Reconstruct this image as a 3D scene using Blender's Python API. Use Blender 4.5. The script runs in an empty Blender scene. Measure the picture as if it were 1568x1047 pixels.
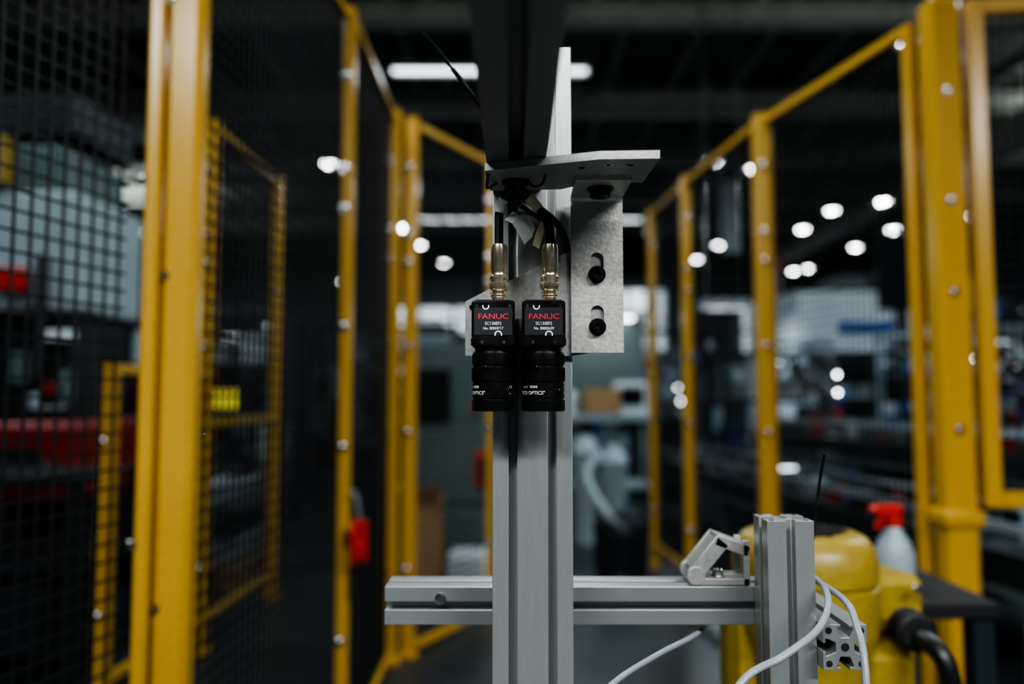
import bpy, math, random
from mathutils import Vector, Matrix
random.seed(7)
scene = bpy.context.scene
COL = scene.collection

# ------------------------------------------------------------------ materials
def mat(name, col, rough=0.5, metal=0.0, nscale=30, namt=0.12, bump=0.0, stretch=(1,1,1), rvar=0.1, alpha=1.0, trans=0.0, coat=0.0):
    m = bpy.data.materials.new(name); m.use_nodes = True
    nt = m.node_tree; b = nt.nodes['Principled BSDF']
    tc = nt.nodes.new('ShaderNodeTexCoord'); mp = nt.nodes.new('ShaderNodeMapping')
    mp.inputs['Scale'].default_value = stretch
    nz = nt.nodes.new('ShaderNodeTexNoise'); nz.inputs['Scale'].default_value = nscale; nz.inputs['Detail'].default_value = 4
    nt.links.new(tc.outputs['Object'], mp.inputs['Vector']); nt.links.new(mp.outputs['Vector'], nz.inputs['Vector'])
    cr = nt.nodes.new('ShaderNodeValToRGB')
    cr.color_ramp.elements[0].position = 0.3; cr.color_ramp.elements[1].position = 0.7
    cr.color_ramp.elements[0].color = tuple(c*(1-namt) for c in col[:3])+(1,)
    cr.color_ramp.elements[1].color = tuple(min(1,c*(1+namt)) for c in col[:3])+(1,)
    nt.links.new(nz.outputs['Fac'], cr.inputs['Fac']); nt.links.new(cr.outputs['Color'], b.inputs['Base Color'])
    mr = nt.nodes.new('ShaderNodeMapRange'); mr.inputs['To Min'].default_value = max(0.02, rough-rvar); mr.inputs['To Max'].default_value = min(1, rough+rvar)
    nt.links.new(nz.outputs['Fac'], mr.inputs['Value']); nt.links.new(mr.outputs['Result'], b.inputs['Roughness'])
    b.inputs['Metallic'].default_value = metal
    b.inputs['Alpha'].default_value = alpha
    b.inputs['Transmission Weight'].default_value = trans
    b.inputs['Coat Weight'].default_value = coat
    if bump > 0:
        bp = nt.nodes.new('ShaderNodeBump'); bp.inputs['Strength'].default_value = bump; bp.inputs['Distance'].default_value = 0.002
        nt.links.new(nz.outputs['Fac'], bp.inputs['Height']); nt.links.new(bp.outputs['Normal'], b.inputs['Normal'])
    return m
def emat(name, col, st):
    m = bpy.data.materials.new(name); m.use_nodes = True
    nt = m.node_tree; b = nt.nodes['Principled BSDF']
    b.inputs['Base Color'].default_value = col+(1,)
    b.inputs['Emission Color'].default_value = col+(1,)
    b.inputs['Emission Strength'].default_value = st
    return m

YEL = mat('yellow_powder_coat', (0.57,0.33,0.05), 0.26, 0, 220, 0.05, 0.04)
YELD = mat('dull_yellow_paint', (0.26,0.17,0.03), 0.45, 0, 20, 0.12)
YEL2 = mat('robot_yellow_paint', (0.30,0.21,0.035), 0.38, 0, 60, 0.10, 0.05)
WIRE = mat('black_wire', (0.008,0.009,0.011), 0.55, 0.0, 50, 0.2)
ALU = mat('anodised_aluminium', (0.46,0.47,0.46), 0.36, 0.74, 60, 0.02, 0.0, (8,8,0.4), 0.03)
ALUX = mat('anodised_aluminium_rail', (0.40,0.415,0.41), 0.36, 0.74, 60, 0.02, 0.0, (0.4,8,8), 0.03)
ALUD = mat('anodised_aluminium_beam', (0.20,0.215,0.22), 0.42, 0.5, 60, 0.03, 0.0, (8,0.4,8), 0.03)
PLATE = mat('machined_aluminium', (0.52,0.51,0.47), 0.42, 0.45, 350, 0.12, 0.14)
PLATE2 = mat('machined_plate', (0.38,0.375,0.36), 0.42, 0.5, 250, 0.08, 0.08)
BLK = mat('black_anodised', (0.009,0.009,0.010), 0.30, 0.2, 120, 0.2, 0.02)
BLKM = mat('black_matte', (0.010,0.010,0.012), 0.6, 0, 80, 0.2)
BLKR = mat('black_rubber', (0.009,0.009,0.010), 0.38, 0, 80, 0.2)
NICK = mat('nickel_plating', (0.84,0.73,0.54), 0.20, 0.92, 90, 0.05)
STEEL = mat('zinc_steel', (0.65,0.65,0.63), 0.20, 1.0, 90, 0.08)
WHT = mat('white_print', (0.75,0.75,0.75), 0.5, 0, 50, 0.03)
REDP = mat('red_print', (0.55,0.04,0.06), 0.5, 0, 50, 0.03)
RED = mat('red_plastic', (0.50,0.03,0.02), 0.35, 0, 50, 0.1)
REDD = mat('dark_red_paint', (0.22,0.012,0.010), 0.45, 0, 6, 0.3)
GCAB = mat('grey_cable', (0.24,0.26,0.28), 0.4, 0, 80, 0.08)
CLEAR = mat('clear_tag', (0.85,0.85,0.8), 0.2, 0, 50, 0.05, alpha=0.75)
YTAG = mat('yellow_tag', (0.75,0.68,0.42), 0.4, 0, 50, 0.05, alpha=0.9)
BORE_SHADE = mat('bore_shade', (0.008,0.008,0.008), 0.8, 0, 50, 0.1)  # near-black discs stand in for the shade inside holes
GLASS = mat('lens_glass', (0.01,0.012,0.02), 0.06, 0, 50, 0.1, coat=1.0)
CONC = mat('concrete_floor', (0.028,0.038,0.042), 0.35, 0, 2.5, 0.25, 0.05)
WALLM = mat('painted_block_wall', (0.12,0.155,0.165), 0.7, 0, 1.2, 0.15)
WALLD = mat('dark_panel_wall', (0.024,0.036,0.041), 0.7, 0, 1.2, 0.2)
CEIL = mat('roof_deck', (0.13,0.13,0.11), 0.8, 0, 1.5, 0.25)
BEAMM = mat('roof_steel', (0.50,0.48,0.41), 0.6, 0.0, 3, 0.15)
GREY = mat('machine_grey', (0.10,0.14,0.14), 0.45, 0, 3, 0.1)
LGREY = mat('light_grey_enclosure', (0.31,0.38,0.41), 0.45, 0, 3, 0.1)
DGREY = mat('dark_grey_paint', (0.014,0.023,0.027), 0.45, 0, 5, 0.15)
WHITE = mat('white_enamel', (0.64,0.70,0.74), 0.4, 0, 3, 0.06)
CARD = mat('cardboard', (0.40,0.24,0.12), 0.8, 0, 20, 0.1)
BLUE = mat('blue_paint', (0.03,0.11,0.36), 0.45, 0, 5, 0.1)
BELT = mat('conveyor_belt', (0.014,0.029,0.031), 0.5, 0, 20, 0.15)
EM_T = emat('tube_light', (0.92,0.97,1.0), 2.4)
EM_L = emat('lamp_lens', (0.96,0.98,1.0), 30)
EM_W = emat('pane_emission', (0.82,0.93,1.0), 1.1)  # emission of the added bright panes
EM_S = emat('task_light_lens', (0.93,0.97,1.0), 9)
EM_GLINT = emat('glint_dot', (0.93,0.98,1.0), 22)  # glowing dots stand in for bright glints off machine surfaces
EM_Y = emat('yellow_screen', (0.85,0.75,0.1), .7)
SCREEN = mat('screen_glass', (0.01,0.012,0.014), 0.12, 0, 5, 0.1)

# ------------------------------------------------------------------ builder
class B:
    def __init__(s, name): s.n=name; s.v=[]; s.f=[]; s.m=[]; s.mats=[]
    def mi(s, m):
        if m not in s.mats: s.mats.append(m)
        return s.mats.index(m)
    def add(s, vs, fs, m):
        o=len(s.v); s.v += [tuple(v) for v in vs]; k=s.mi(m)
        for f in fs: s.f.append([i+o for i in f]); s.m.append(k)
    def box(s, c, size, m, rz=0, R=None, ch=0.0):
        c=Vector(c); hx,hy,hz=[a/2 for a in size]
        Rm = R if R is not None else Matrix.Rotation(rz,3,'Z')
        if ch<=0:
            vs=[Vector((x,y,z)) for x in(-hx,hx) for y in(-hy,hy) for z in(-hz,hz)]
            fs=[(0,1,3,2),(4,6,7,5),(0,4,5,1),(2,3,7,6),(0,2,6,4),(1,5,7,3)]
            s.add([c+Rm@v for v in vs],fs,m)
        else:
            vs=[];idx={}
            for sx in(-1,1):
                for sy in(-1,1):
                    for sz in(-1,1):
                        for a in range(3):
                            e=[hx,hy,hz]; p=[e[i]-(0 if i==a else ch) for i in range(3)]
                            idx[(sx,sy,sz,a)]=len(vs); vs.append(Vector((sx*p[0],sy*p[1],sz*p[2])))
            fs=[]
            for a in range(3):
                o=[i for i in range(3) if i!=a]
                for sg in(-1,1):
                    q=[]
                    for (u,w) in((-1,-1),(1,-1),(1,1),(-1,1)):
                        k=[0,0,0];k[a]=sg;k[o[0]]=u;k[o[1]]=w; q.append(idx[(*k,a)])
                    flip=(sg<0)^(a==1)
                    fs.append(q[::-1] if flip else q)
            for a in range(3):
                o=[i for i in range(3) if i!=a]
                for u in(-1,1):
                    for w in(-1,1):
                        k0=[0,0,0];k0[a]=-1;k0[o[0]]=u;k0[o[1]]=w
                        k1=list(k0);k1[a]=1
                        fs.append([idx[(*k0,o[0])],idx[(*k1,o[0])],idx[(*k1,o[1])],idx[(*k0,o[1])]])
            for sx in(-1,1):
                for sy in(-1,1):
                    for sz in(-1,1):
                        fs.append([idx[(sx,sy,sz,a)] for a in range(3)])
            s.add([c+Rm@v for v in vs],fs,m)
    def frame(s,d):
        d=d.normalized(); a=Vector((0,0,1)) if abs(d.z)<0.9 else Vector((1,0,0))
        x=a.cross(d).normalized(); y=d.cross(x).normalized(); return x,y,d
    def cyl(s,p0,p1,r,m,n=16,r2=None):
        p0=Vector(p0);p1=Vector(p1); L=(p1-p0).length
        s.lathe(p0,p1-p0,[(0,0),(r,0),(r if r2 is None else r2,L),(0,L)],m,n)
    def lathe(s,p0,axis,prof,m,n=24,knurl=None):
        p0=Vector(p0); x,y,d=s.frame(Vector(axis)); vs=[];fs=[];rings=[]
        for (r,h) in prof:
            if r<=1e-7: rings.append([len(vs)]); vs.append(p0+d*h)
            else:
                q=[]
                for i in range(n):
                    a=2*math.pi*i/n; q.append(len(vs)); vs.append(p0+d*h+(x*math.cos(a)+y*math.sin(a))*r)
                rings.append(q)
        for A,C in zip(rings,rings[1:]):
            if len(A)==1 and len(C)==1: continue
            for i in range(n):
                j=(i+1)%n
                if len(A)==1: fs.append([A[0],C[j],C[i]])
                elif len(C)==1: fs.append([A[i],A[j],C[0]])
                else: fs.append([A[i],A[j],C[j],C[i]])
        s.add(vs,fs,m)
    def wire(s,p0,p1,r,m,n=4):
        p0=Vector(p0);p1=Vector(p1);x,y,d=s.frame(p1-p0);vs=[]
        for p in(p0,p1):
            for i in range(n):
                a=2*math.pi*(i+.5)/n; vs.append(p+(x*math.cos(a)+y*math.sin(a))*r)
        fs=[[i,(i+1)%n,n+(i+1)%n,n+i] for i in range(n)]+[list(range(n))[::-1],list(range(n,2*n))]
        s.add(vs,fs,m)
    def tube(s,pts,r,m,n=10,sub=8):
        P=[Vector(p) for p in pts]; Q=[]
        for i in range(len(P)-1):
            a=P[max(i-1,0)];b=P[i];c=P[i+1];d=P[min(i+2,len(P)-1)]
            for k in range(sub):
                t=k/sub
                Q.append(0.5*((2*b)+(c-a)*t+(2*a-5*b+4*c-d)*t*t+(3*b-a-3*c+d)*t**3))
        Q.append(P[-1]); x=None; vs=[]; 
        for i,q in enumerate(Q):
            d=(Q[min(i+1,len(Q)-1)]-Q[max(i-1,0)]).normalized()
            if x is None: x,_,_=s.frame(d)
            x=(x-d*x.dot(d)).normalized(); y=d.cross(x)
            for k in range(n):
                a=2*math.pi*k/n; vs.append(q+(x*math.cos(a)+y*math.sin(a))*r)
        fs=[]
        for i in range(len(Q)-1):
            for k in range(n):
                j=(k+1)%n; fs.append([i*n+k,i*n+j,(i+1)*n+j,(i+1)*n+k])
        fs.append(list(range(n))[::-1]); fs.append([(len(Q)-1)*n+k for k in range(n)])
        s.add(vs,fs,m)
    def prism(s,poly,o,ex,ey,ez,depth,m):
        o=Vector(o);ex=Vector(ex);ey=Vector(ey);ez=Vector(ez);n=len(poly)
        vs=[o+ex*a+ey*b for a,b in poly]+[o+ex*a+ey*b+ez*depth for a,b in poly]
        fs=[list(range(n))[::-1],list(range(n,2*n))]+[[i,(i+1)%n,n+(i+1)%n,n+i] for i in range(n)]
        s.add(vs,fs,m)
    def text(s,body,size,fn,m,off=0.0,sx=1.0):
        cu=bpy.data.curves.new('t','FONT'); cu.body=body; cu.size=size; cu.align_x='CENTER'; cu.align_y='CENTER'; cu.offset=off; cu.resolution_u=3
        ob=bpy.data.objects.new('t',cu); COL.objects.link(ob); dg=bpy.context.evaluated_depsgraph_get(); dg.update()
        me=bpy.data.meshes.new_from_object(ob.evaluated_get(dg))
        s.add([fn(v.co.x*sx,v.co.y) for v in me.vertices],[list(p.vertices) for p in me.polygons],m)
        bpy.data.objects.remove(ob); bpy.data.curves.remove(cu); bpy.data.meshes.remove(me)
    def done(s,bevel=0,ang=35):
        me=bpy.data.meshes.new(s.n); me.from_pydata(s.v,[],s.f)
        for mm in s.mats: me.materials.append(mm)
        me.polygons.foreach_set('material_index',s.m)
        me.polygons.foreach_set('use_smooth',[True]*len(s.f))
        me.update()
        import bmesh
        bm=bmesh.new(); bm.from_mesh(me); bmesh.ops.recalc_face_normals(bm,faces=bm.faces); bm.to_mesh(me); bm.free()
        me.set_sharp_from_angle(angle=math.radians(ang))
        ob=bpy.data.objects.new(s.n,me); COL.objects.link(ob)
        if bevel>0:
            md=ob.modifiers.new('bevel','BEVEL'); md.width=bevel; md.segments=2; md.limit_method='ANGLE'; md.angle_limit=math.radians(50)
        return ob

def side(L,slots,a=.0036,b=.0070,lip=.0022,dep=.009,c=.004):
    p=[(-L/2,0)]
    for q in slots:
        p+= [(q-a,0),(q-a,lip),(q-b,lip),(q-b,lip+.002),(q-c,dep),(q+c,dep),(q+b,lip+.002),(q+b,lip),(q+a,lip),(q+a,0)]
    return p
def tslot(w,h,nx,ny,k=1.0,off=0.25,dep=.009):
    sx=[0] if nx==1 else [-off*w,off*w]
    sy=[0] if ny==1 else [-off*h,off*h]
    kw=dict(a=.0036*k,b=.0070*k,lip=.0022*k,dep=dep*k,c=.004*k)
    out=[]
    out+=[(p,-h/2+q) for p,q in side(w,sx,**kw)]
    out+=[(w/2-q,p) for p,q in side(h,sy,**kw)]
    out+=[(-p,h/2-q) for p,q in side(w,sx,**kw)]
    out+=[(-w/2+q,-p) for p,q in side(h,sy,**kw)]
    return out
def socket_screw(b,c,r,d=(0,-1,0),h=.006,m=None,washer=True):
    c=Vector(c);d=Vector(d).normalized(); m=m or BLK
    if washer: b.lathe(c,d,[(0,0),(r*1.28,0),(r*1.28,.0012),(0,.0012)],m,24)
    b.lathe(c+d*.0012,d,[(r,0),(r,h-.0006),(r-.0006,h),(r*.52,h),(r*.52,h*.4),(0,h*.4)],m,24)
    b.lathe(c+d*(.0012+h*.42),d,[(0,0),(r*.5,0.0)],BORE_SHADE,6)

# ------------------------------------------------------------------ room
def slab(name,c,s,m):
    b=B(name); b.box(c,s,m); return b.done()
slab('floor',(0,8,-.1),(24,30,.2),CONC)
slab('ceiling',(0,8,6.1),(24,30,.2),CEIL)
b=B('wall_back'); b.box((0,23.1,3),(24,.2,6),WALLM)
for i in range(12): b.box((-11+2*i,22.98,3),(.12,.06,6),WALLD)
b.box((0,22.97,5.2),(24,.08,1.4),WALLD); b.done()
slab('wall_left',(-12.1,8,3),(.2,30,6),WALLD)
slab('wall_right',(12.1,8,3),(.2,30,6),WALLD)
slab('wall_front',(0,-7.1,3),(24,.2,6),WALLD)
def glow_pane(i,x,w,z,h):  # glowing panes added for bright blurred patches on the back wall
    b=B('glow_pane_%d'%i)
    b.box((x,22.9,z),(w,.04,h),EM_W)
    for k in range(4): b.box((x-w/2+w*k/3,22.86,z),(.07,.08,h+.1),WALLD)
    for k in (-1,0,1): b.box((x,22.86,z+k*h/2),(w+.1,.08,.07),WALLD)
    b.done()
glow_pane(1,-2.2,3.0,3.2,.8); glow_pane(2,3.6,1.7,3.2,1.8); glow_pane(3,8.3,3.4,2.9,1.5); glow_pane(4,-8.5,3.2,2.6,1.2)
for y,zz,hh in ((9.2,5.55,.25),(12.0,5.5,.34),(14.6,5.5,.34),(17.6,5.5,.34),(20.6,5.5,.34),(3.0,5.5,.34),(-2.0,5.5,.34)):
    b=B('steel_girder'); b.box((0,y,zz+hh/2),(23.8,.22,.03),BEAMM); b.box((0,y,zz-hh/2),(23.8,.22,.03),BEAMM); b.box((0,y,zz),(23.8,.03,hh),BEAMM)
    for k in range(12): b.box((-11+2*k,y,5.84),(.08,.08,.26),BEAMM)
    b.done()
b=B('ceiling_joists')
for i in range(24): b.box((-11.5+i,8,5.93),(.07,29.5,.13),BEAMM)
b.done()
for dx in (7.6,):
    b=B('ventilation_duct'); b.cyl((dx,7,5.0),(dx,22.8,5.0),.28,BEAMM,20)
    for k in range(8): b.cyl((dx,7.5+2*k,5.0),(dx,7.56+2*k,5.0),.30,BEAMM,20); b.box((dx,7.5+2*k,5.6),(.03,.03,.72),BEAMM)
    b.done()

def strip_light(x,y,z,L,along='X',watts=0,w=.18,top=5.98,col=(0.78,0.93,1.0),up=0):
    b=B('strip_light'); s=(L,w,.05) if along=='X' else (w,L,.05)
    b.box((x,y,z),s,WHITE)
    for o in(-.25,.25):
        if along=='X': b.cyl((x-L/2+.05,y+o*w,z-.045),(x+L/2-.05,y+o*w,z-.045),.02,EM_T,10)
        else: b.cyl((x+o*w,y-L/2+.05,z-.045),(x+o*w,y+L/2-.05,z-.045),.02,EM_T,10)
    for o in(-.4,.4):
        px,py=(x+o*L,y) if along=='X' else (x,y+o*L)
        b.cyl((px,py,z+.02),(px,py,top),.008,STEEL,6)
    for o in(-1,1):
        if along=='X': b.box((x,y+o*w*.62,z-.03),(L,.006,.1),WHITE,R=Matrix.Rotation(o*.6,3,'X'))
        else: b.box((x+o*w*.62,y,z-.03),(.006,L,.1),WHITE,R=Matrix.Rotation(-o*.6,3,'Y'))
    ob=b.done()
    for pw,dz,rx in ((watts,-.1,0),(up,.06,math.pi)):  # upward lamp is added to brighten the ceiling
        if not pw: continue
        l=bpy.data.lights.new('lamp','AREA'); l.shape='RECTANGLE'; l.size=L if along=='X' else w; l.size_y=w if along=='X' else L
        l.energy=pw; l.color=col
        lo=bpy.data.objects.new('lamp',l); lo.location=(x,y,z+dz); lo.rotation_euler=(rx,0,0); COL.objects.link(lo); lo.parent=ob
    return ob
strip_light(-.3,10.45,5.45,2.7,'X',45,.16)
strip_light(.35,18.9,5.3,5.6,'X',80,.2)
strip_light(-9,10.45,5.45,2.7,'X',80); strip_light(9.2,10.2,4.6,2.7,'X',130,up=90); strip_light(-8.6,17,4.6,3,'X',90,up=60)  # side fixtures added to light the hall, outer pair kept out of frame
strip_light(-.9,-1.9,3.2,2.2,'X',175,.3,col=(.93,.98,1)); strip_light(1.9,-1.7,3.2,2.2,'X',185,.3,col=(.95,.98,1))  # unseen key fixtures added behind the camera to light the column
strip_light(-.2,2.6,4.4,2.4,'X',85,.3,up=160,col=(.85,.95,1)); strip_light(-4.2,3.0,4.6,2.4,'X',60,.3); strip_light(5.2,4.8,4.6,2.4,'X',190,.3,up=90)  # unseen overhead fixtures; the right one added off frame for more light
for (x,y,z) in ((-1.98,17,4.31),(-1.55,18,4.09),(2.48,14,3.97),(3.98,17,4.0),(3.93,15,3.93),(3.1,10,3.96),(2.57,10,4.06),(5.05,12.4,3.98),(4.8,13,3.81),(6.1,14,3.7),(5.7,16,3.59),(5.2,11,3.78),(6.05,12.5,3.7),(5.9,10,3.36),(-2.57,11,4.32),(-1.8,13,3.84),(4.5,8.9,5.15),(-5.2,13,3.7),(-6.3,16,3.4),(6.6,17.6,3.9),(-3.3,15.5,3.3),(4.2,19,3.7)):  # hung lamps; some stand in for bright glints off post bolts
    b=B('high_bay_lamp')
    b.lathe((x,y,z-.05),(0,0,1),[(.14,0),(.13,.06),(.06,.10),(.05,.20),(0,.20)],DGREY,20)
    b.lathe((x,y,z-.07),(0,0,1),[(0,0),(.05,.01),(.085,.05),(.08,.07),(0,.07)],EM_L,20)
    b.cyl((x,y,z+.14),(x,y,5.98),.008,DGREY,6); b.done()

# ------------------------------------------------------------------ safety fences
def dome(b,c,d,r,m=STEEL):
    b.lathe(c,d,[(r*1.3,0),(r*1.3,r*.2),(r,r*.2),(r*.9,r*.6),(r*.5,r*.95),(0,r)],m,12)
def fence(p0,p1,z0=.12,z1=2.2,post0=None,post1=None,sp=.032,r=.0023,tube=.032,midrail=None,name='safety_fence_panel',e0=True,e1=True):
    b=B(name); p0=Vector((*p0,0));p1=Vector((*p1,0)); d=(p1-p0); L=d.length; u=d/L; a=math.atan2(u.y,u.x); nrm=Vector((-u.y,u.x,0))
    up=Vector((0,0,1))
    q0=p0; q1=p1
    for q,e in((p0+u*(tube/2),e0),(p1-u*(tube/2),e1)):
        if e: b.box(q+up*(z0+z1)/2,(tube,tube,z1-z0),YEL,a,ch=.003)
    mid=(q0+q1)/2
    LL=L-(tube if e0 else 0)-(tube if e1 else 0)
    ms=u*((tube/2 if e0 else 0)-(tube/2 if e1 else 0))
    zs=[z0+tube/2,z1-tube/2]+([midrail] if midrail else [])
    for z in zs: b.box(mid+ms+up*z,(LL,tube,tube),YEL,a,ch=.003)
    n=int((L-tube)/sp)
    for i in range(n+1):
        q=q0+u*(tube/2+(L-tube)*(i+.5)/(n+1)); b.wire(q+up*(z0+.01),q+up*(z1-.01),r,WIRE)
    n=int((z1-z0-tube)/sp)
    for i in range(n+1):
        z=z0+tube/2+(z1-z0-tube)*(i+.5)/(n+1); b.wire(q0+u*.01+nrm*r*1.6+up*z,q1-u*.01+nrm*r*1.6+up*z,r,WIRE)
    for q,pp in((p0,post0),(p1,post1)):
        if pp:
            (px,py,w,dp,ang)=pp[:5]; ph=pp[5] if len(pp)>5 else 2.22
            b.box((px,py,ph/2),(w,dp,ph),YEL,ang,ch=.006)
            b.box((px,py,.006),(w*1.4,dp*1.4,.012),YEL,ang)
            b.box((px,py,ph+.006),(w+.006,dp+.006,.014),BLKM,ang)
            R=Matrix.Rotation(ang,3,'Z')
            for z in(.35,.9,1.25,1.6,1.72,2.0):
                if z<ph: dome(b,Vector((px,py,z))+R@Vector((-w*.10,-dp/2,0)),R@Vector((0,-1,0)),.012)
    return b.done()
fence((-.975,.05),(-.652,1.352),.12,2.3,e1=False,r=.0025,sp=.030)
b=B('safety_fence_post')
z=1.15
b.box((-.625,1.372,z),(.026,.036,2.3),YEL,math.radians(10),ch=.005)
b.box((-.5805,1.396,z),(.060,.056,2.3),YEL,math.radians(4),ch=.010)
b.box((-.5805,1.396,.006),(.15,.14,.012),YEL)
for zz in(.31,.80,1.42,1.85,2.15): dome(b,(-.639,1.354,zz),(.05,-1,0),.0085)
for zz in(.20,.69,1.256,1.75): dome(b,(-.600,1.370,zz),(0,-1,0),.0085)
b.done()
fence((-.562,1.43),(-.500,2.315),.04,2.2,post1=(-.488,2.34,.034,.045,0),r=.0028,e0=False,e1=False,sp=.030,tube=.028)
fence((-.486,2.365),(-.487,3.17),.02,2.2,post1=(-.490,3.20,.070,.05,0),r=.0028,e0=False,e1=False,tube=.028)
fence((-.395,3.32),(-.130,3.82),.02,2.2,post0=(-.420,3.29,.056,.05,0),post1=(-.106,3.84,.034,.045,0),e0=False,e1=False)
# outer fence of the neighbouring cell
fence((-1.31,2.62),(-1.27,3.28),.12,1.15,post0=(-1.31,2.60,.05,.05,0,1.16),post1=(-1.27,3.32,.05,.05,0),sp=.04,e0=False,e1=False)
fence((-1.265,3.36),(-1.256,4.18),.12,2.2,post1=(-1.255,4.22,.06,.05,0),midrail=.93,sp=.04,e0=False,e1=False)
# right side of the cell
fence((.882,4.94),(.928,4.23),.12,2.2,post0=(.880,4.97,.05,.05,0),post1=(.930,4.20,.055,.05,0),e0=False,e1=False)
fence((.935,4.17),(1.030,3.28),.12,2.2,post1=(1.040,3.25,.076,.06,0),e0=False,e1=False)
fence((1.055,3.22),(1.238,2.40),.12,2.2,e0=False)
b=B('safety_fence_post')
b.box((1.293,2.345,1.12),(.096,.075,2.24),YEL,.05,ch=.010)
b.box((1.293,2.345,.695),(.120,.105,.05),YEL,.05,ch=.01); b.box((1.293,2.345,.006),(.2,.2,.012),YEL)
for zz in(.45,.95,1.35,1.62,1.95): dome(b,(1.29,2.306,zz),(0,-1,0),.011)
b.done()
fence((1.352,2.31),(2.05,2.22),.73,2.22,tube=.045)
b=B('safety_fence_post'); b.box((2.09,2.21,1.12),(.07,.07,2.24),YEL,ch=.008); b.box((2.09,2.21,.006),(.18,.18,.012),YEL); b.done()

b=B('gate_handle')
hx=-.435
b.box((hx,2.30,.635),(.048,.022,.12),RED,ch=.006); b.box((hx,2.285,.61),(.03,.03,.05),RED,ch=.006)
b.tube([(hx-.01,2.28,.575),(hx-.01,2.25,.59),(hx-.01,2.25,.665),(hx-.01,2.28,.685)],.008,RED)
b.tube([(hx,2.30,.70),(hx-.005,2.29,.75),(hx-.02,2.29,.78)],.006,GCAB); b.box((hx-.012,2.306,.52),(.03,.02,.09),BLKM,ch=.004)
b.box((hx-.020,2.312,.64),(.05,.010,.05),STEEL); b.done()

# ------------------------------------------------------------------ extrusion frame
b=B('extrusion_column')
b.prism(tslot(.067,.067,2,2,.97,.245,.0115),(.0172,.7035,.012),(1,0,0),(0,1,0),(0,0,1),1.338,ALU)
b.box((.0172,.7035,.006),(.18,.18,.012),ALU); b.done(.0006)
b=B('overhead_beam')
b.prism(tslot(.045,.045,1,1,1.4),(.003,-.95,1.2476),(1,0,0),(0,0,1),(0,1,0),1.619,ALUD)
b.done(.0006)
b=B('extrusion_column')
b.prism(tslot(.045,.045,1,1,1.2),(.003,-.973,.012),(1,0,0),(0,1,0),(0,0,1),1.26,ALU); b.box((.003,-.973,.006),(.14,.14,.012),ALU); b.done()
b=B('cross_rail')
b.prism(tslot(.042,.034,1,1,1.0,dep=.011),(-.1160,.7590,.859),(0,1,0),(0,0,1),(1,0,0),.350,ALUX)
b.lathe((-.065,.738,.8655),(0,-1,0),[(.005,-.002),(.005,.0015),(.0035,.003),(0,.003)],STEEL,16)
b.done(.0005)
PX,PY=.2392,.7125
b=B('extrusion_post')
b.prism(tslot(.040,.040,1,1,1.05,dep=.0110),(PX,PY,.012),(1,0,0),(0,1,0),(0,0,1),.930,ALU)
for sx in(-1,1):
    for sy in(-1,1): b.cyl((PX+sx*.0150,PY+sy*.0150,.9419),(PX+sx*.0150,PY+sy*.0150,.9422),.0024,BORE_SHADE,12)
b.cyl((PX,PY,.9419),(PX,PY,.9422),.0032,BORE_SHADE,12)
b.box((PX,PY,.006),(.12,.12,.012),ALU); b.done(.0006)
b=B('extrusion_stub')
SX,SZ=.2780,.840
b.prism(tslot(.037,.037,1,1,.98,dep=.0110),(SX,.680,SZ),(1,0,0),(0,0,1),(0,1,0),.14,ALU)
for sx in(-1,1):
    for sz in(-1,1): b.cyl((SX+sx*.0135,.6801,SZ+sz*.0135),(SX+sx*.0135,.6797,SZ+sz*.0135),.0028,BORE_SHADE,12)
b.cyl((SX,.6801,SZ),(SX,.6797,SZ),.0035,BORE_SHADE,12); b.done(.0005)
b=B('corner_gusset')
GX=.1625
def bar(p,q,t,y0,y1):
    p=Vector((p[0],p[1]));q=Vector((q[0],q[1]));d=(q-p).normalized();n=Vector((-d.y,d.x))*t/2
    pts=[p+n,p-n,q-n,q+n]
    b.prism([(v.x,v.y) for v in pts],(GX,y0,.8765),(1,0,0),(0,0,1),(0,1,0),y1-y0,PLATE2)
for (y0,y1) in((.741,.746),(.770,.775)):
    bar((.001,.003),(.055,.003),.006,y0,y1); bar((.0525,.0),(.0525,.040),.006,y0,y1)
    bar((.006,.010),(.031,.040),.014,y0,y1); bar((.025,.041),(.055,.030),.010,y0,y1)
    b.cyl((GX+.006,y0-.001,.8765+.0085),(GX+.006,y1+.001,.8765+.0085),.0085,PLATE2,20)
bar((.004,.013),(.029,.0435),.004,.746,.770); bar((.026,.044),(.055,.0335),.004,.746,.770); bar((.001,.0025),(.055,.0025),.005,.746,.770)
socket_screw(b,(GX+.030,.758,.8815),.005,(0,0,1),.005,STEEL); b.done(.0007)

b=B('mounting_plate')
poly=[(-.0207,.592),(.0634,.562),(.1060,.560),(.1045,.625),(.060,.628),(.040,.646),(-.018,.650)]
b.prism(poly,(0,0,1.2187),(1,0,0),(0,1,0),(0,0,1),.0062,PLATE2)
for x,y in((.071,.575),(.087,.575)): b.cyl((x,y,1.2183),(x,y,1.2188),.0032,STEEL,14); b.cyl((x,y,1.2180),(x,y,1.2184),.0018,BORE_SHADE,10)
b.cyl((.052,.583,1.2183),(.052,.583,1.2188),.0025,BORE_SHADE,12)
b.lathe((.003,.622,1.2187),(0,0,-1),[(0,0),(.011,0),(.011,.002),(.0075,.003),(0,.003)],BLKR,20)
b.done(.0006)

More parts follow.
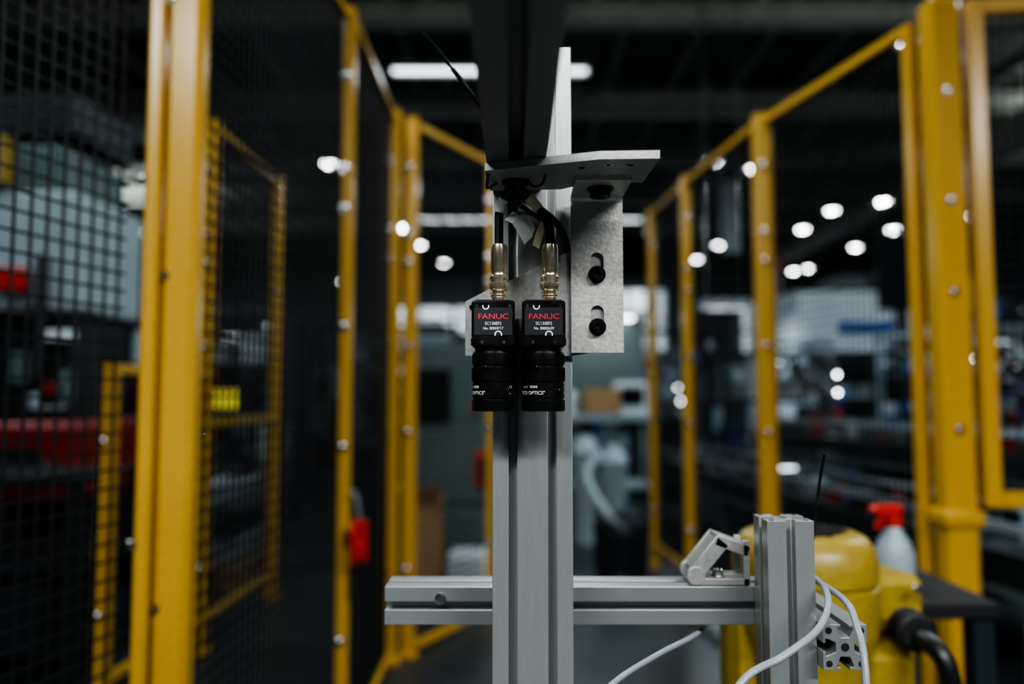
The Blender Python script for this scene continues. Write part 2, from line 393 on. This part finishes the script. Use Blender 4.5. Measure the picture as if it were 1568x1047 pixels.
b=B('slotted_angle_bracket')
x0,x1=.0494,.0930; cx=.0712; yf=.661; th=.003; zb=1.085; R=.008
zt=1.2187
def half(sgn):
    xo = x0 if sgn<0 else x1
    pts=[(xo,zb+.0),(cx,zb)]
    for (a0,a1) in((1.0995,1.1245),(1.1435,1.1690)):
        r=.0055
        pts.append((cx,a0))
        for k in range(1,8):
            t=math.pi/2*k/8; pts.append((cx+sgn*r*math.sin(t),a0+r-r*math.cos(t)))
        pts.append((cx+sgn*r,a0+r)); pts.append((cx+sgn*r,a1-r))
        for k in range(1,8):
            t=math.pi/2*k/8; pts.append((cx+sgn*r*math.cos(t),a1-r+r*math.sin(t)))
        pts.append((cx,a1))
    pts+=[(cx,zt-R),(xo,zt-R)]
    b.prism(pts,(0,yf,0),(1,0,0),(0,0,1),(0,1,0),th,PLATE)
half(-1); half(1)
cy,cz=yf+th-R,zt-R
N=8
outer=[(cy+R*math.sin(math.pi/2*k/N),cz+R*math.cos(math.pi/2*k/N)) for k in range(N+1)]
inner=[(cy+(R-th)*math.sin(math.pi/2*k/N),cz+(R-th)*math.cos(math.pi/2*k/N)) for k in range(N+1)]
prof=[(.606,zt-th),(.606,zt)]+outer+inner[::-1]
b.prism(prof,(x0,0,0),(0,1,0),(0,0,1),(1,0,0),x1-x0,PLATE)
socket_screw(b,(.0712,.632,zt-th),.0085,(0,0,-1),.006)
for z in(1.1505,1.1065): socket_screw(b,(.0712,yf,z),.0056,(0,-1,0),.005)
b.done(0)

b=B('camera_carrier_plate')
poly=[(-.0392,1.0824),(-.0392,1.128),(-.0185,1.139),(.0033,1.1483),(.0485,1.1712),(.092,1.1712),(.092,1.090),(.0500,1.0824)]
b.prism(poly,(0,.6645,0),(1,0,0),(0,0,1),(0,1,0),.005,PLATE2)
socket_screw(b,(-.034,.6645,1.1235),.0018,(0,-1,0),.001,washer=False); b.done(.0004)

# ------------------------------------------------------------------ machine-vision cameras
def vision_camera(cx,conx,serial,txt,txang):
    b=B('machine_vision_camera'); W=.0338; yf=.620; yb=.654
    zc=(1.1237+1.0879)/2; 
    b.box((cx,(yf+yb)/2,zc+.003),(W,yb-yf,1.1237-1.0879-.006),BLK,ch=.0012)
    b.box((cx,(yf+yb)/2-.0006,1.0915),(W+.0008,yb-yf+.0012,.0072),BLK,ch=.001)
    b.box((cx,.6590,1.105),(.024,.011,.030),BLK,ch=.001)
    b.box((cx,(yf+yb)/2,1.1240),(W-.006,yb-yf-.006,.0016),BLKM)
    F=lambda x0,z0,y=yf-.00025:(lambda x,y2:(x0+x,y,z0+y2))
    b.box((cx,yf-.0001,1.1075),(W-.004,.0004,.0215),BLKM)
    y=yf-.0006
    b.text('FANUC',.0061,F(cx,1.1110,y),REDP,.00008,1.2)
    b.text('SC130EF2',.0033,F(cx,1.1056,y),WHT,.00003,.95)
    b.text('No. '+serial,.0030,F(cx,1.1018,y),WHT,.00003,.90)
    def ring(x,z,a0,a1,r0,r1):
        n=12; vs=[];fs=[]
        for k in range(n+1):
            t=math.radians(a0+(a1-a0)*k/n)
            vs+= [(x+r0*math.cos(t),y,z+r0*math.sin(t)),(x+r1*math.cos(t),y,z+r1*math.sin(t))]
        for k in range(n): fs.append([2*k,2*k+1,2*k+3,2*k+2])
        b.add(vs,fs,WHT)
    ring(cx-.0058,1.1192,-200,20,.0018,.0028); ring(cx+.0040,1.0970,-20,200,.0020,.0031)
    for sx in(-.0128,.0128):
        b.lathe((cx+sx,yf,1.1195),(0,-1,0),[(0,.0003),(.0011,.0003),(.0011,0)],STEEL,12)
    for sx in(-.0085,.0085): b.lathe((cx+sx,yf-.0012,1.0912),(0,-1,0),[(0,.0002),(.0013,.0003),(.0013,0)],STEEL,12)
    yc=.637
    prof=[(0,0),(.0150,0),(.0150,.004),(.0166,.0046),(.0168,.0055),(.0168,.0145),(.0160,.0150),(.0160,.0160),(.0172,.0165),(.0172,.0275),(.0163,.028),(.0163,.0288),(.0169,.0292),(.0169,.0405),(.0161,.041),(.0161,.0418),(.0173,.0423),(.0173,.0500),(.0167,.0510),(.0152,.0510),(.0135,.0465),(0,.0450)]
    b.lathe((cx,yc,1.0882),(0,0,-1),prof,BLK,64)
    b.lathe((cx,yc,1.0432),(0,0,-1),[(0,.0012),(.008,.0008),(.0132,0)],GLASS,40)
    for k in range(60):
        a=2*math.pi*k/60; b.box((cx+.0172*math.cos(a),yc+.0172*math.sin(a),1.0662),(.0007,.0007,.0095),BLK,a)
    for k in range(48):
        a=2*math.pi*k/48; b.box((cx+.01685*math.cos(a),yc+.01685*math.sin(a),1.0782),(.0007,.0007,.0070),BLK,a)
    def C(ang,z0,r=.01705):
        def g(x,yy):
            t=math.radians(ang)+x/r; return (cx+r*math.sin(t),yc-r*math.cos(t),z0+yy)
        return g
    b.text(txt,.0038,C(txang,1.0515),WHT,.00005,1.0)
    b.text('1:1.4   50000',.0028,C(txang-4,1.0562),WHT,.00003)
    b.text('1.3',.0028,C(txang+115,1.0562),WHT,.00003); b.text('C',.0028,C(txang+112,1.0515),WHT,.00003)
    for ang,z in((40,1.0535),(-20,1.0715)):
        t=math.radians(ang); d=Vector((math.sin(t),-math.cos(t),0)); p=Vector((cx,yc,z))+d*.0168
        b.lathe(p,d,[(.0017,-.001),(.0017,.0030),(.0012,.0034),(0,.0034)],BLK,16)
    yc2=.637; z=1.1237
    b.lathe((conx,yc2,z),(0,0,1),[(0,0),(.0080,0),(.0080,.0016),(.0058,.002),(.0058,.004),(.0068,.0045),(.0068,.0062),(.0054,.0068),(.0054,.0095),(.0060,.010),(.0076,.0108),(.0078,.0125),(.0078,.0155),(.0070,.0165),(.0070,.0178),(.0078,.0186),(.0078,.0205),(.0068,.0218),(.0064,.0225),(.0064,.0262),(.0067,.0268),(.0067,.0440),(.0062,.0470),(.0040,.0480),(0,.0480)],NICK,40)
    for k in range(24):
        a=2*math.pi*k/24; b.box((conx+.0078*math.cos(a),yc2+.0078*math.sin(a),z+.0140),(.0007,.0007,.0032),NICK,a)
    for s2 in(-1,1): b.cyl((conx+s2*.0055,yc2,z+.0082),(conx+s2*.0074,yc2,z+.0082),.0010,NICK,8)
    return b.done(0)
vision_camera(-.0147,-.0105,'00003717','TICO OPTICS"',-62)
vision_camera(.0249,.0307,'00002629','TICO OPTICS"',-38)

b=B('coax_cable'); b.tube([(-.0105,.637,1.168),(-.0105,.637,1.183),(-.0098,.636,1.200),(-.004,.630,1.212),(.001,.624,1.2165)],.0037,BLKR)
b.tube([(-.0100,.6362,1.197),(-.0085,.635,1.204),(-.0065,.633,1.208)],.0044,CLEAR); b.done()
b=B('coax_cable'); b.tube([(.0307,.637,1.168),(.0305,.637,1.180),(.0265,.636,1.193),(.0175,.633,1.205),(.008,.628,1.213),(.004,.624,1.2165)],.0037,BLKR)
b.tube([(.0215,.6345,1.200),(.0165,.6325,1.2058),(.0130,.631,1.2090)],.0045,YTAG); b.done()
b=B('lighting_cable'); b.tube([(.004,.632,1.2165),(.0095,.640,1.2105),(.022,.648,1.204),(.035,.652,1.194),(.044,.653,1.180),(.0465,.6555,1.168)],.0028,BLKR)
b.tube([(.001,.634,1.2165),(.006,.645,1.207),(.018,.650,1.199),(.030,.650,1.190)],.0022,BLKR)
b.tube([(-.012,.626,1.2187),(-.018,.622,1.214),(-.0195,.612,1.212),(-.0185,.60,1.2187)],.0011,BLKR)
b.tube([(.012,.616,1.2187),(.017,.612,1.212),(.0235,.606,1.213),(.026,.60,1.2187)],.0011,BLKR); b.done()
b=B('cable_tag')
def strip(b,pts,w,m):
    vs=[];fs=[]
    for p in pts: p=Vector(p); vs+=[p,p+Vector(w)]
    for i in range(len(pts)-1): fs.append([2*i,2*i+1,2*i+3,2*i+2])
    b.add(vs,fs,m)
strip(b,[(-.006,.634,1.191),(.000,.630,1.187),(.006,.633,1.178),(.010,.636,1.171)],(.007,.001,.007),CLEAR)
strip(b,[(.004,.635,1.188),(.010,.634,1.186),(.015,.637,1.176)],(.004,.0,.008),CLEAR)
strip(b,[(.0235,.634,1.190),(.019,.635,1.180),(.0165,.638,1.171)],(.0055,.002,-.003),YTAG)
b.done()
b=B('antenna_wire'); b.tube([(-.0575,.50,1.283),(-.049,.508,1.276),(-.041,.52,1.2695),(-.030,.54,1.260),(-.0195,.562,1.252)],.0009,BLKR,8)
b.lathe((-.040,.522,1.2685),(.0205,.040,-.0165),[(.0016,0),(.0018,.03),(0,.03)],BLKR,10); b.done()
b=B('grey_cable')
b.tube([(.10,.50,.70),(.13,.56,.80),(.168,.60,.839),(.203,.61,.855),(.236,.63,.868),(.257,.66,.880),(.2665,.70,.888),(.270,.76,.878),(.285,.86,.80),(.30,.88,.6)],.0028,GCAB)
b.tube([(.270,.76,.884),(.2685,.715,.8865),(.272,.665,.8825),(.2685,.635,.872),(.2600,.60,.839),(.25,.58,.70)],.0028,GCAB)
b.tube([(.190,.80,.834),(.172,.75,.832),(.1177,.68,.832),(.0723,.62,.828),(.02,.56,.80),(-.02,.53,.70)],.0024,GCAB); b.done()
b=B('black_lead'); b.tube([(.269,.69,1.0),(.268,.70,.975),(.2645,.703,.945),(.262,.705,.92),(.2625,.735,.88),(.2625,.745,.70)],.0013,BLKR,8); b.done()

# ------------------------------------------------------------------ robot in the cell
b=B('industrial_robot_arm')
cx,cy=.432,1.20
b.lathe((cx,cy,0),(0,0,1),[(0,0),(.17,0),(.17,.03),(.12,.035),(.12,.22),(.095,.25),(.085,.30),(.085,.66),(.098,.70),(.103,.72),(.103,.775),(.0985,.777),(.0985,.783),(.103,.785),(.103,.805),(.099,.828),(.088,.843),(.078,.848),(.0,.852)],YEL2,48)
for i in range(-3,4):
    for j in range(-3,4):
        if i*i+j*j<11: b.box((cx+.017*i,cy+.017*j,.8485),(.0115,.0115,.010),BLKM,.3)
b.box((cx+.125,cy+.06,.735),(.12,.10,.085),YEL2,.2,ch=.012)
b.box((cx+.105,cy+.03,.58),(.10,.12,.22),YEL2,.2,ch=.02)
b.box((cx-.09,cy+.02,.62),(.05,.10,.28),YEL2,-.1,ch=.015)
b.lathe((cx+.14,cy-.02,.715),(0,-1,0),[(0,0),(.028,0),(.028,.03),(.022,.035),(0,.035)],BLKM,20)
b.tube([(cx+.14,cy-.05,.712),(cx+.16,cy-.09,.68),(cx+.17,cy-.08,.55),(cx+.15,cy-.02,.40)],.014,BLKR)
for s2 in(-1,1): b.lathe((cx+.125+s2*.04,cy+.0,.765),(0,-1,0),[(.006,0),(.006,.01),(0,.01)],STEEL,10)
b.done()
b=B('work_table')
b.box((.80,1.72,.640),(.26,.36,.03),BLKM,ch=.004)
for sx in(-.10,.10):
    for sy in(-.15,.15): b.box((.80+sx,1.72+sy,.312),(.04,.04,.626),DGREY)
b.box((.80,1.72,.2),(.22,.32,.02),DGREY); b.done()
b=B('spray_bottle')
c=(.775,1.64,.655)
b.lathe(c,(0,0,1),[(0,0),(.036,0),(.038,.01),(.038,.075),(.030,.10),(.016,.122),(.014,.132),(0,.132)],LGREY,24)
b.lathe((c[0],c[1],.785),(0,0,1),[(0,0),(.017,0),(.017,.018),(.010,.022),(0,.022)],RED,16)
b.box((c[0]-.010,c[1],.817),(.055,.020,.022),RED,ch=.004); b.box((c[0]-.028,c[1],.795),(.008,.012,.035),RED,R=Matrix.Rotation(.4,3,'Y')); b.cyl((c[0]-.036,c[1],.819),(c[0]-.048,c[1],.819),.008,RED,10)
b.done()

# ------------------------------------------------------------------ background equipment
b=B('machine_control_cabinet')
b.box((-.34,4.9,.70),(.60,.40,1.30),GREY,ch=.01); b.box((-.34,4.9,.025),(.56,.36,.05),DGREY)
b.box((-.34,4.69,.86),(.54,.012,.86),GREY,ch=.004); b.box((-.34,4.69,.22),(.54,.012,.30),GREY,ch=.004)
b.box((-.47,4.67,1.05),(.20,.04,.28),SCREEN,ch=.006); b.box((-.47,4.69,1.05),(.23,.03,.31),DGREY)
b.box((-.17,4.675,.62),(.10,.03,.2),RED,ch=.01); b.box((-.17,4.665,.62),(.05,.03,.12),DGREY); b.lathe((-.22,4.665,.98),(0,-1,0),[(.02,0),(.02,.02),(0,.02)],RED,14)
b.done()
b=B('cardboard_box'); b.box((-.47,4.30,.25),(.20,.30,.5),CARD,.05); b.box((-.47,4.30,.502),(.05,.30,.006),YTAG,.05)
b.box((-.47,4.13,.54),(.20,.003,.10),CARD,R=Matrix.Rotation(.5,3,'X')); b.box((-.57,4.30,.54),(.003,.3,.10),CARD,R=Matrix.Rotation(-.4,3,'Y')); b.done()
b=B('paper_stack'); 
for i in range(8): b.box((-.215+random.uniform(-.01,.01),4.35,.02+.025*i),(.22,.30,.022),WHITE,random.uniform(-.08,.08))
b.done()

def rack(x,y,w,h,d,seed,cols,name='storage_rack',post=DGREY,rz=0,n=5):
    rnd=random.Random(seed); b=B(name); sh=max(2,int(h/.42))
    for sx in(-1,1):
        for sy in(-1,1): b.box((x+sx*w/2,y+sy*d/2,h/2),(.05,.05,h),post)
    for i in range(sh+1):
        z=.12+(h-.14)*i/sh; b.box((x,y,z),(w,d,.03),post)
        if i==sh: break
        px=x-w/2+.06; gap=(h-.14)/sh
        while px<x+w/2-.12:
            ww=rnd.uniform(.05,.22); hh=rnd.uniform(.3,.9)*gap
            if px+ww>x+w/2-.04: break
            if rnd.random()<.85:
                m=rnd.choice(cols); b.box((px+ww/2,y-rnd.uniform(0,.08),z+.015+hh/2),(ww,d*.7,hh),m,ch=.006)
                if rnd.random()<.5: b.box((px+ww/2,y-d*.36-.06,z+.015+hh*.6),(ww*.5,.02,hh*.25),rnd.choice([WHITE,DGREY,REDD]))
                if rnd.random()<.35: b.cyl((px+ww/2,y-d*.3,z+.02+hh),(px+ww/2,y-d*.3,z+.02+hh+.06),.03,STEEL,10)
            px+=ww+rnd.uniform(.01,.1)
    return b.done()
mix=[WHITE,LGREY,GREY,DGREY,DGREY,BLUE,LGREY,BLKM,DGREY]
dark=[DGREY,GREY,BLKM,DGREY,LGREY,BLUE,REDD]
rack(3.1,7.6,2.3,1.45,.6,1,mix+[WHITE,BLUE]); rack(4.9,5.9,1.8,1.6,.6,2,mix); rack(6.8,8.0,2.2,2.0,.6,3,mix)
rack(1.7,10.5,2.2,1.9,.6,4,mix); rack(.1,9.0,1.4,1.6,.5,5,[LGREY,WHITE,GREY,DGREY]); rack(-1.6,10.0,1.8,1.9,.6,6,dark)
rack(-4.0,9.0,2.4,2.2,.6,8,dark+[WHITE,LGREY]); rack(-2.5,6.7,1.3,1.7,.5,9,dark+[WHITE,WHITE]); rack(-6.8,8.0,2.4,2.4,.6,10,mix)
rack(-2.05,3.2,.9,.75,.5,12,[WHITE,DGREY,LGREY,DGREY]); rack(7.2,12,3,2.6,.6,14,mix)
def machine_tool(x,y,w,d,h,body,rz=0):
    b=B('milling_machine'); R=Matrix.Rotation(rz,3,'Z'); P=lambda a,c,z:Vector((x,y,0))+R@Vector((a,c,z))
    b.box(P(0,0,h*.5+.05),(w,d,h-.1),body,rz,ch=.04); b.box(P(0,0,.05),(w*.9,d*.9,.1),DGREY,rz)
    b.box(P(-.1*w,-d/2-.01,h*.50),(w*.5,.03,h*.34),DGREY,rz,ch=.01); b.box(P(-.1*w,-d/2-.03,h*.50),(w*.36,.02,h*.24),SCREEN,rz)
    b.box(P(.36*w,-d/2-.06,h*.62),(w*.2,.1,h*.3),LGREY,rz,ch=.01); b.box(P(.36*w,-d/2-.12,h*.66),(w*.14,.02,h*.13),SCREEN,rz)
    b.box(P(-.38*w,-d/2-.03,h*.8),(w*.12,.05,h*.16),WHITE,rz,ch=.01); b.box(P(.1*w,-d/2-.02,h*.82),(w*.5,.03,h*.05),BLUE,rz)
    b.box(P(0,-d/2-.01,h*.2),(w*.92,.03,h*.22),LGREY,rz,ch=.01); b.box(P(.2*w,0,h+.12),(w*.3,d*.4,.26),GREY,rz,ch=.02)
    b.cyl(P(-.4*w,0,h-.02),P(-.4*w,0,h+.35),.03,STEEL,10); b.cyl(P(-.4*w,0,h+.35),P(-.4*w,0,h+.45),.035,RED,10)
    b.cyl(P(-.18*w,-d/2-.05,h*.45),P(-.18*w,-d/2-.05,h*.7),.015,STEEL,8)
    return b.done()
machine_tool(3.75,9.5,1.4,1.4,2.20,WHITE,.1); machine_tool(-5.2,5.6,2.0,1.4,2.1,GREY,-.1); machine_tool(8.4,6.0,2.0,1.5,2.1,LGREY,.2); machine_tool(.9,14.5,2.2,1.5,2.3,WHITE)
machine_tool(-1.9,14.6,2.0,1.5,2.1,LGREY)
b=B('packaging_machine')
x,y=-2.85,4.35
b.box((x,y,1.78),(1.3,.7,.62),LGREY,ch=.02); b.box((x-.20,y-.02,2.24),(.96,.74,.26),YELD,ch=.02); b.box((x+.40,y,2.2),(.3,.6,.30),GREY,ch=.02); b.box((x,y,2.5),(1.2,.6,.24),DGREY,ch=.02)
b.box((x,y,1.2),(1.2,.6,.56),DGREY,ch=.02); b.box((x,y-.02,.72),(1.4,.8,.40),REDD,ch=.03); b.box((x,y,.27),(1.3,.7,.54),DGREY,ch=.02)
for k in range(4): b.cyl((x-.5+.33*k,y-.38,1.15),(x-.5+.33*k,y-.38,1.75),.03,DGREY,10)
rnd=random.Random(5)
for k in range(14): b.box((x+rnd.uniform(-.6,.65),y-.43,rnd.uniform(.55,.9)),(rnd.uniform(.06,.2),.06,rnd.uniform(.04,.12)),rnd.choice([DGREY,REDD,BLKM,DGREY,RED]),ch=.005)
for k in range(12): b.box((x+rnd.uniform(-.5,.62),y-.36,rnd.uniform(1.0,1.55)),(rnd.uniform(.06,.2),.06,rnd.uniform(.04,.16)),rnd.choice([DGREY,REDD,LGREY,WHITE,GREY,RED]),ch=.005)
b.box((x+.35,y-.40,1.62),(.14,.10,.12),RED,ch=.01); b.box((x-.3,y-.38,1.7),(.4,.03,.3),WHITE); b.box((x+.2,y-.44,.74),(.7,.04,.1),DGREY); b.done()
b=B('flat_panel_display'); b.box((-2.06,5.78,1.02),(.22,.04,.20),DGREY); b.box((-2.06,5.755,1.02),(.16,.01,.13),EM_Y); b.box((-2.06,5.80,.80),(.05,.05,.3),DGREY); b.box((-2.06,5.85,.33),(.3,.3,.66),DGREY,ch=.02); b.done()
for (x,y) in((-1.75,4.6),(-2.15,5.4)):
    b=B('wrapped_pallet'); rnd=random.Random(int(x*100))
    for k in range(3): b.box((x-.22+.22*k,y,.05),(.1,.5,.1),CARD)
    b.box((x,y,.115),(.56,.52,.03),CARD)
    for i in range(3):
        for j in range(3): b.box((x-.18+.18*i,y+rnd.uniform(-.02,.02),.20+.15*j),(.165,.44,.14),rnd.choice([WHITE,WHITE,LGREY,DGREY]),ch=.015)
    b.done()
b=B('workbench')
x,y=.55,6.8
b.box((x,y,.86),(1.3,.6,.05),LGREY,ch=.006)
for sx in(-.6,.6):
    for sy in(-.25,.25): b.box((x+sx,y+sy,.42),(.05,.05,.84),LGREY)
b.box((x,y,.3),(1.2,.5,.03),LGREY); b.box((x+.20,y-.05,1.0),(.30,.3,.20),CARD,ch=.01); b.box((x+.45,y,1.02),(.26,.3,.28),WHITE,ch=.02)
b.box((x+.45,y-.16,1.04),(.18,.02,.14),SCREEN); b.lathe((x-.05,y-.1,.885),(0,0,1),[(0,0),(.05,0),(.05,.16),(.02,.2),(0,.2)],WHITE,16)
b.box((x-.48,y,1.05),(.18,.3,.32),GREY,ch=.01); b.box((x,y+.27,1.35),(1.25,.04,.9),GREY); b.box((x,y+.12,1.75),(1.2,.2,.06),WHITE); b.box((x,y+.12,1.715),(1.0,.1,.012),EM_S); b.done()
b=B('waste_bin')
for xx,hh in((.52,.62),(.72,.55)):
    b.lathe((xx,5.75,0),(0,0,1),[(0,0),(.08,0),(.10,hh),(.11,hh+.02),(.09,hh+.08),(.04,hh+.14),(0,hh+.14)],LGREY,20)
b.done()
b=B('shop_vacuum'); x,y=.62,4.6
b.lathe((x,y,.06),(0,0,1),[(0,0),(.14,0),(.15,.02),(.15,.2),(.16,.22),(.15,.28),(.09,.33),(0,.34)],DGREY,20)
for k in range(4):
    a=k*1.57+.4; b.cyl((x+.13*math.cos(a),y+.13*math.sin(a)-.015,.035),(x+.13*math.cos(a),y+.13*math.sin(a)+.015,.035),.035,BLKM,12)
b.tube([(x,y-.1,.3),(x-.1,y-.25,.4),(x-.2,y-.1,.6),(x-.1,y+.1,.7)],.022,LGREY); b.done()
def conveyor(p0,p1,w,z,m=BELT,seed=1):
    b=B('belt_conveyor'); p0=Vector((*p0,0));p1=Vector((*p1,0)); d=p1-p0; L=d.length;u=d/L;a=math.atan2(u.y,u.x);n=Vector((-u.y,u.x,0)); up=Vector((0,0,1)); mid=(p0+p1)/2
    b.box(mid+up*z,(L,w-.06,.05),m,a)
    for s2 in(-1,1):
        b.box(mid+n*s2*w/2+up*(z+.0),(L,.035,.12),DGREY,a,ch=.004); b.box(mid+n*s2*(w/2+.0)+up*(z+.14),(L,.018,.03),LGREY,a); b.box(mid+n*s2*(w/2+.01)+up*(z-.08),(L,.02,.03),GREY,a)
        k=0
        while k*.7<L:
            q=p0+u*(.1+k*.7); b.box(q+n*s2*w/2+up*(z+.09),(.02,.02,.1),GREY,a)
            if k%2==0: b.box(q+n*s2*w/2+up*(z/2-.03),(.05,.05,z-.06),GREY,a)
            k+=1
    for q in(p0,p1): b.cyl(q-n*(w/2-.03)+up*z,q+n*(w/2-.03)+up*z,.045,DGREY,14)
    b.box(p0+u*(L*.4)-n*(w/2+.02)*-1+up*(z-.16),(.3,.16,.16),DGREY,a,ch=.02); b.box(p0+u*(L*.7)-n*(-(w/2+.03))+up*(z-.14),(.18,.08,.2),GREY,a,ch=.01)
    rnd=random.Random(seed); k=.3
    while k<L-.3:
        s3=rnd.uniform(.04,.13); h3=rnd.uniform(.03,.16)
        b.box(p0+u*k+n*rnd.uniform(-.08,.08)+up*(z+.025+h3/2),(s3,s3,h3),rnd.choice([BLUE,WHITE,STEEL,LGREY,REDD,DGREY,BLKM,BLUE]),a+rnd.uniform(-.4,.4),ch=.006)
        k+=rnd.uniform(.12,.3)
    return b.done()
conveyor((1.95,2.6),(1.45,7.2),.42,.45,seed=3); conveyor((2.75,2.7),(2.1,6.3),.42,.72,seed=4)
def tower(x,y,h,seed):
    rnd=random.Random(seed); b=B('assembly_station')
    b.box((x,y,.40),(.5,.45,.8),DGREY,ch=.02); b.box((x,y,.82),(.56,.50,.04),GREY)
    for sx in(-.26,.26): b.box((x+sx,y+.2,.82+(h-.82)/2),(.04,.04,h-.82),LGREY)
    b.box((x,y+.2,h),(.56,.04,.04),LGREY); b.box((x,y+.2,.82+(h-.82)*.55),(.56,.10,.02),GREY)
    for k in range(26):
        b.box((x+rnd.uniform(-.24,.24),y+rnd.uniform(-.18,.1),.86+rnd.uniform(0,(h-.98))),(rnd.uniform(.02,.10),.08,rnd.uniform(.02,.12)),rnd.choice([LGREY,WHITE,DGREY,BLKM,STEEL,BLUE,STEEL,RED,DGREY,BLUE]),ch=.004)
    for k in range(4): b.tube([(x+rnd.uniform(-.2,.2),y-.1,.86),(x+rnd.uniform(-.25,.25),y-.16,1.0),(x+rnd.uniform(-.25,.25),y-.1,1.2),(x+rnd.uniform(-.2,.2),y+.15,h-.1)],.010,rnd.choice([BLKR,GCAB]),6,4)
    for k in range(2): b.lathe((x+rnd.uniform(-.24,.24),y-.24,rnd.uniform(.9,h-.1)),(0,-1,0),[(.012,0),(.012,.01),(0,.014)],EM_GLINT,10)  # small emissive discs imitate specular glints
    b.lathe((x+.15,y-.2,.84),(0,0,1),[(0,0),(.03,0),(.03,.08),(0,.09)],rnd.choice([RED,STEEL,WHITE]),12)
    return b.done()
tower(2.95,4.55,1.45,1); tower(3.0,5.2,1.5,2); tower(3.05,5.84,1.5,7); tower(2.55,6.85,1.5,3); tower(1.5,8.3,1.5,5); tower(-.95,7.6,1.5,6)
b=B('industrial_robot_arm'); x,y=3.75,6.75
b.lathe((x,y,0),(0,0,1),[(0,0),(.25,0),(.25,.9),(.2,.95),(.16,1.2),(0,1.25)],YEL2,24)
b.box((x,y,1.5),(.16,.2,.8),YEL2,R=Matrix.Rotation(.25,3,'Y'),ch=.03); b.cyl((x+.1,y-.15,1.9),(x+.1,y+.15,1.9),.14,YEL2,20)
b.box((x-.22,y,2.02),(.70,.16,.16),YEL2,R=Matrix.Rotation(.1,3,'Y'),ch=.03); b.cyl((x-.55,y,2.05),(x-.70,y,2.03),.06,DGREY,14)
b.cyl((x,y-.17,1.15),(x,y+.17,1.15),.15,DGREY,20); b.done()
b=B('large_display'); x,y=3.18,6.42
b.box((x+.0,y,2.05),(.42,.06,.62),BLKM,ch=.01); b.box((x,y-.035,2.05),(.38,.01,.58),SCREEN); b.box((x,y+.06,1.0),(.08,.06,2.0),DGREY); b.box((x,y+.04,.02),(.4,.3,.04),DGREY); b.done()
b=B('hanging_banner'); b.box((3.45,12.4,3.85),(.30,.02,1.15),WHITE); b.cyl((3.2,12.4,4.45),(3.7,12.4,4.45),.02,STEEL,8); b.cyl((3.3,12.4,4.45),(3.3,12.4,5.98),.005,STEEL,6); b.cyl((3.6,12.4,4.45),(3.6,12.4,5.98),.005,STEEL,6); b.done()
strip_light(2.30,8.6,2.05,.5,'X',22,.2); strip_light(.6,12.4,4.4,1.6,'X',50,.2)

# ------------------------------------------------------------------ world, camera
w=bpy.data.worlds.new('world'); scene.world=w; w.use_nodes=True
w.node_tree.nodes['Background'].inputs['Color'].default_value=(.3,.4,.45,1); w.node_tree.nodes['Background'].inputs['Strength'].default_value=.05
cam=bpy.data.cameras.new('camera'); co=bpy.data.objects.new('camera',cam); COL.objects.link(co)
co.location=(0,0,1.05); co.rotation_euler=(math.radians(93.8),0,0)
cam.lens=28.0; cam.sensor_width=36; cam.clip_start=.02
cam.dof.use_dof=True; cam.dof.focus_distance=.622; cam.dof.aperture_fstop=2.4
scene.camera=co
scene.view_settings.view_transform='AgX'
try: scene.view_settings.look='AgX - High Contrast'
except Exception as e: print(e)
scene.view_settings.exposure=0.12
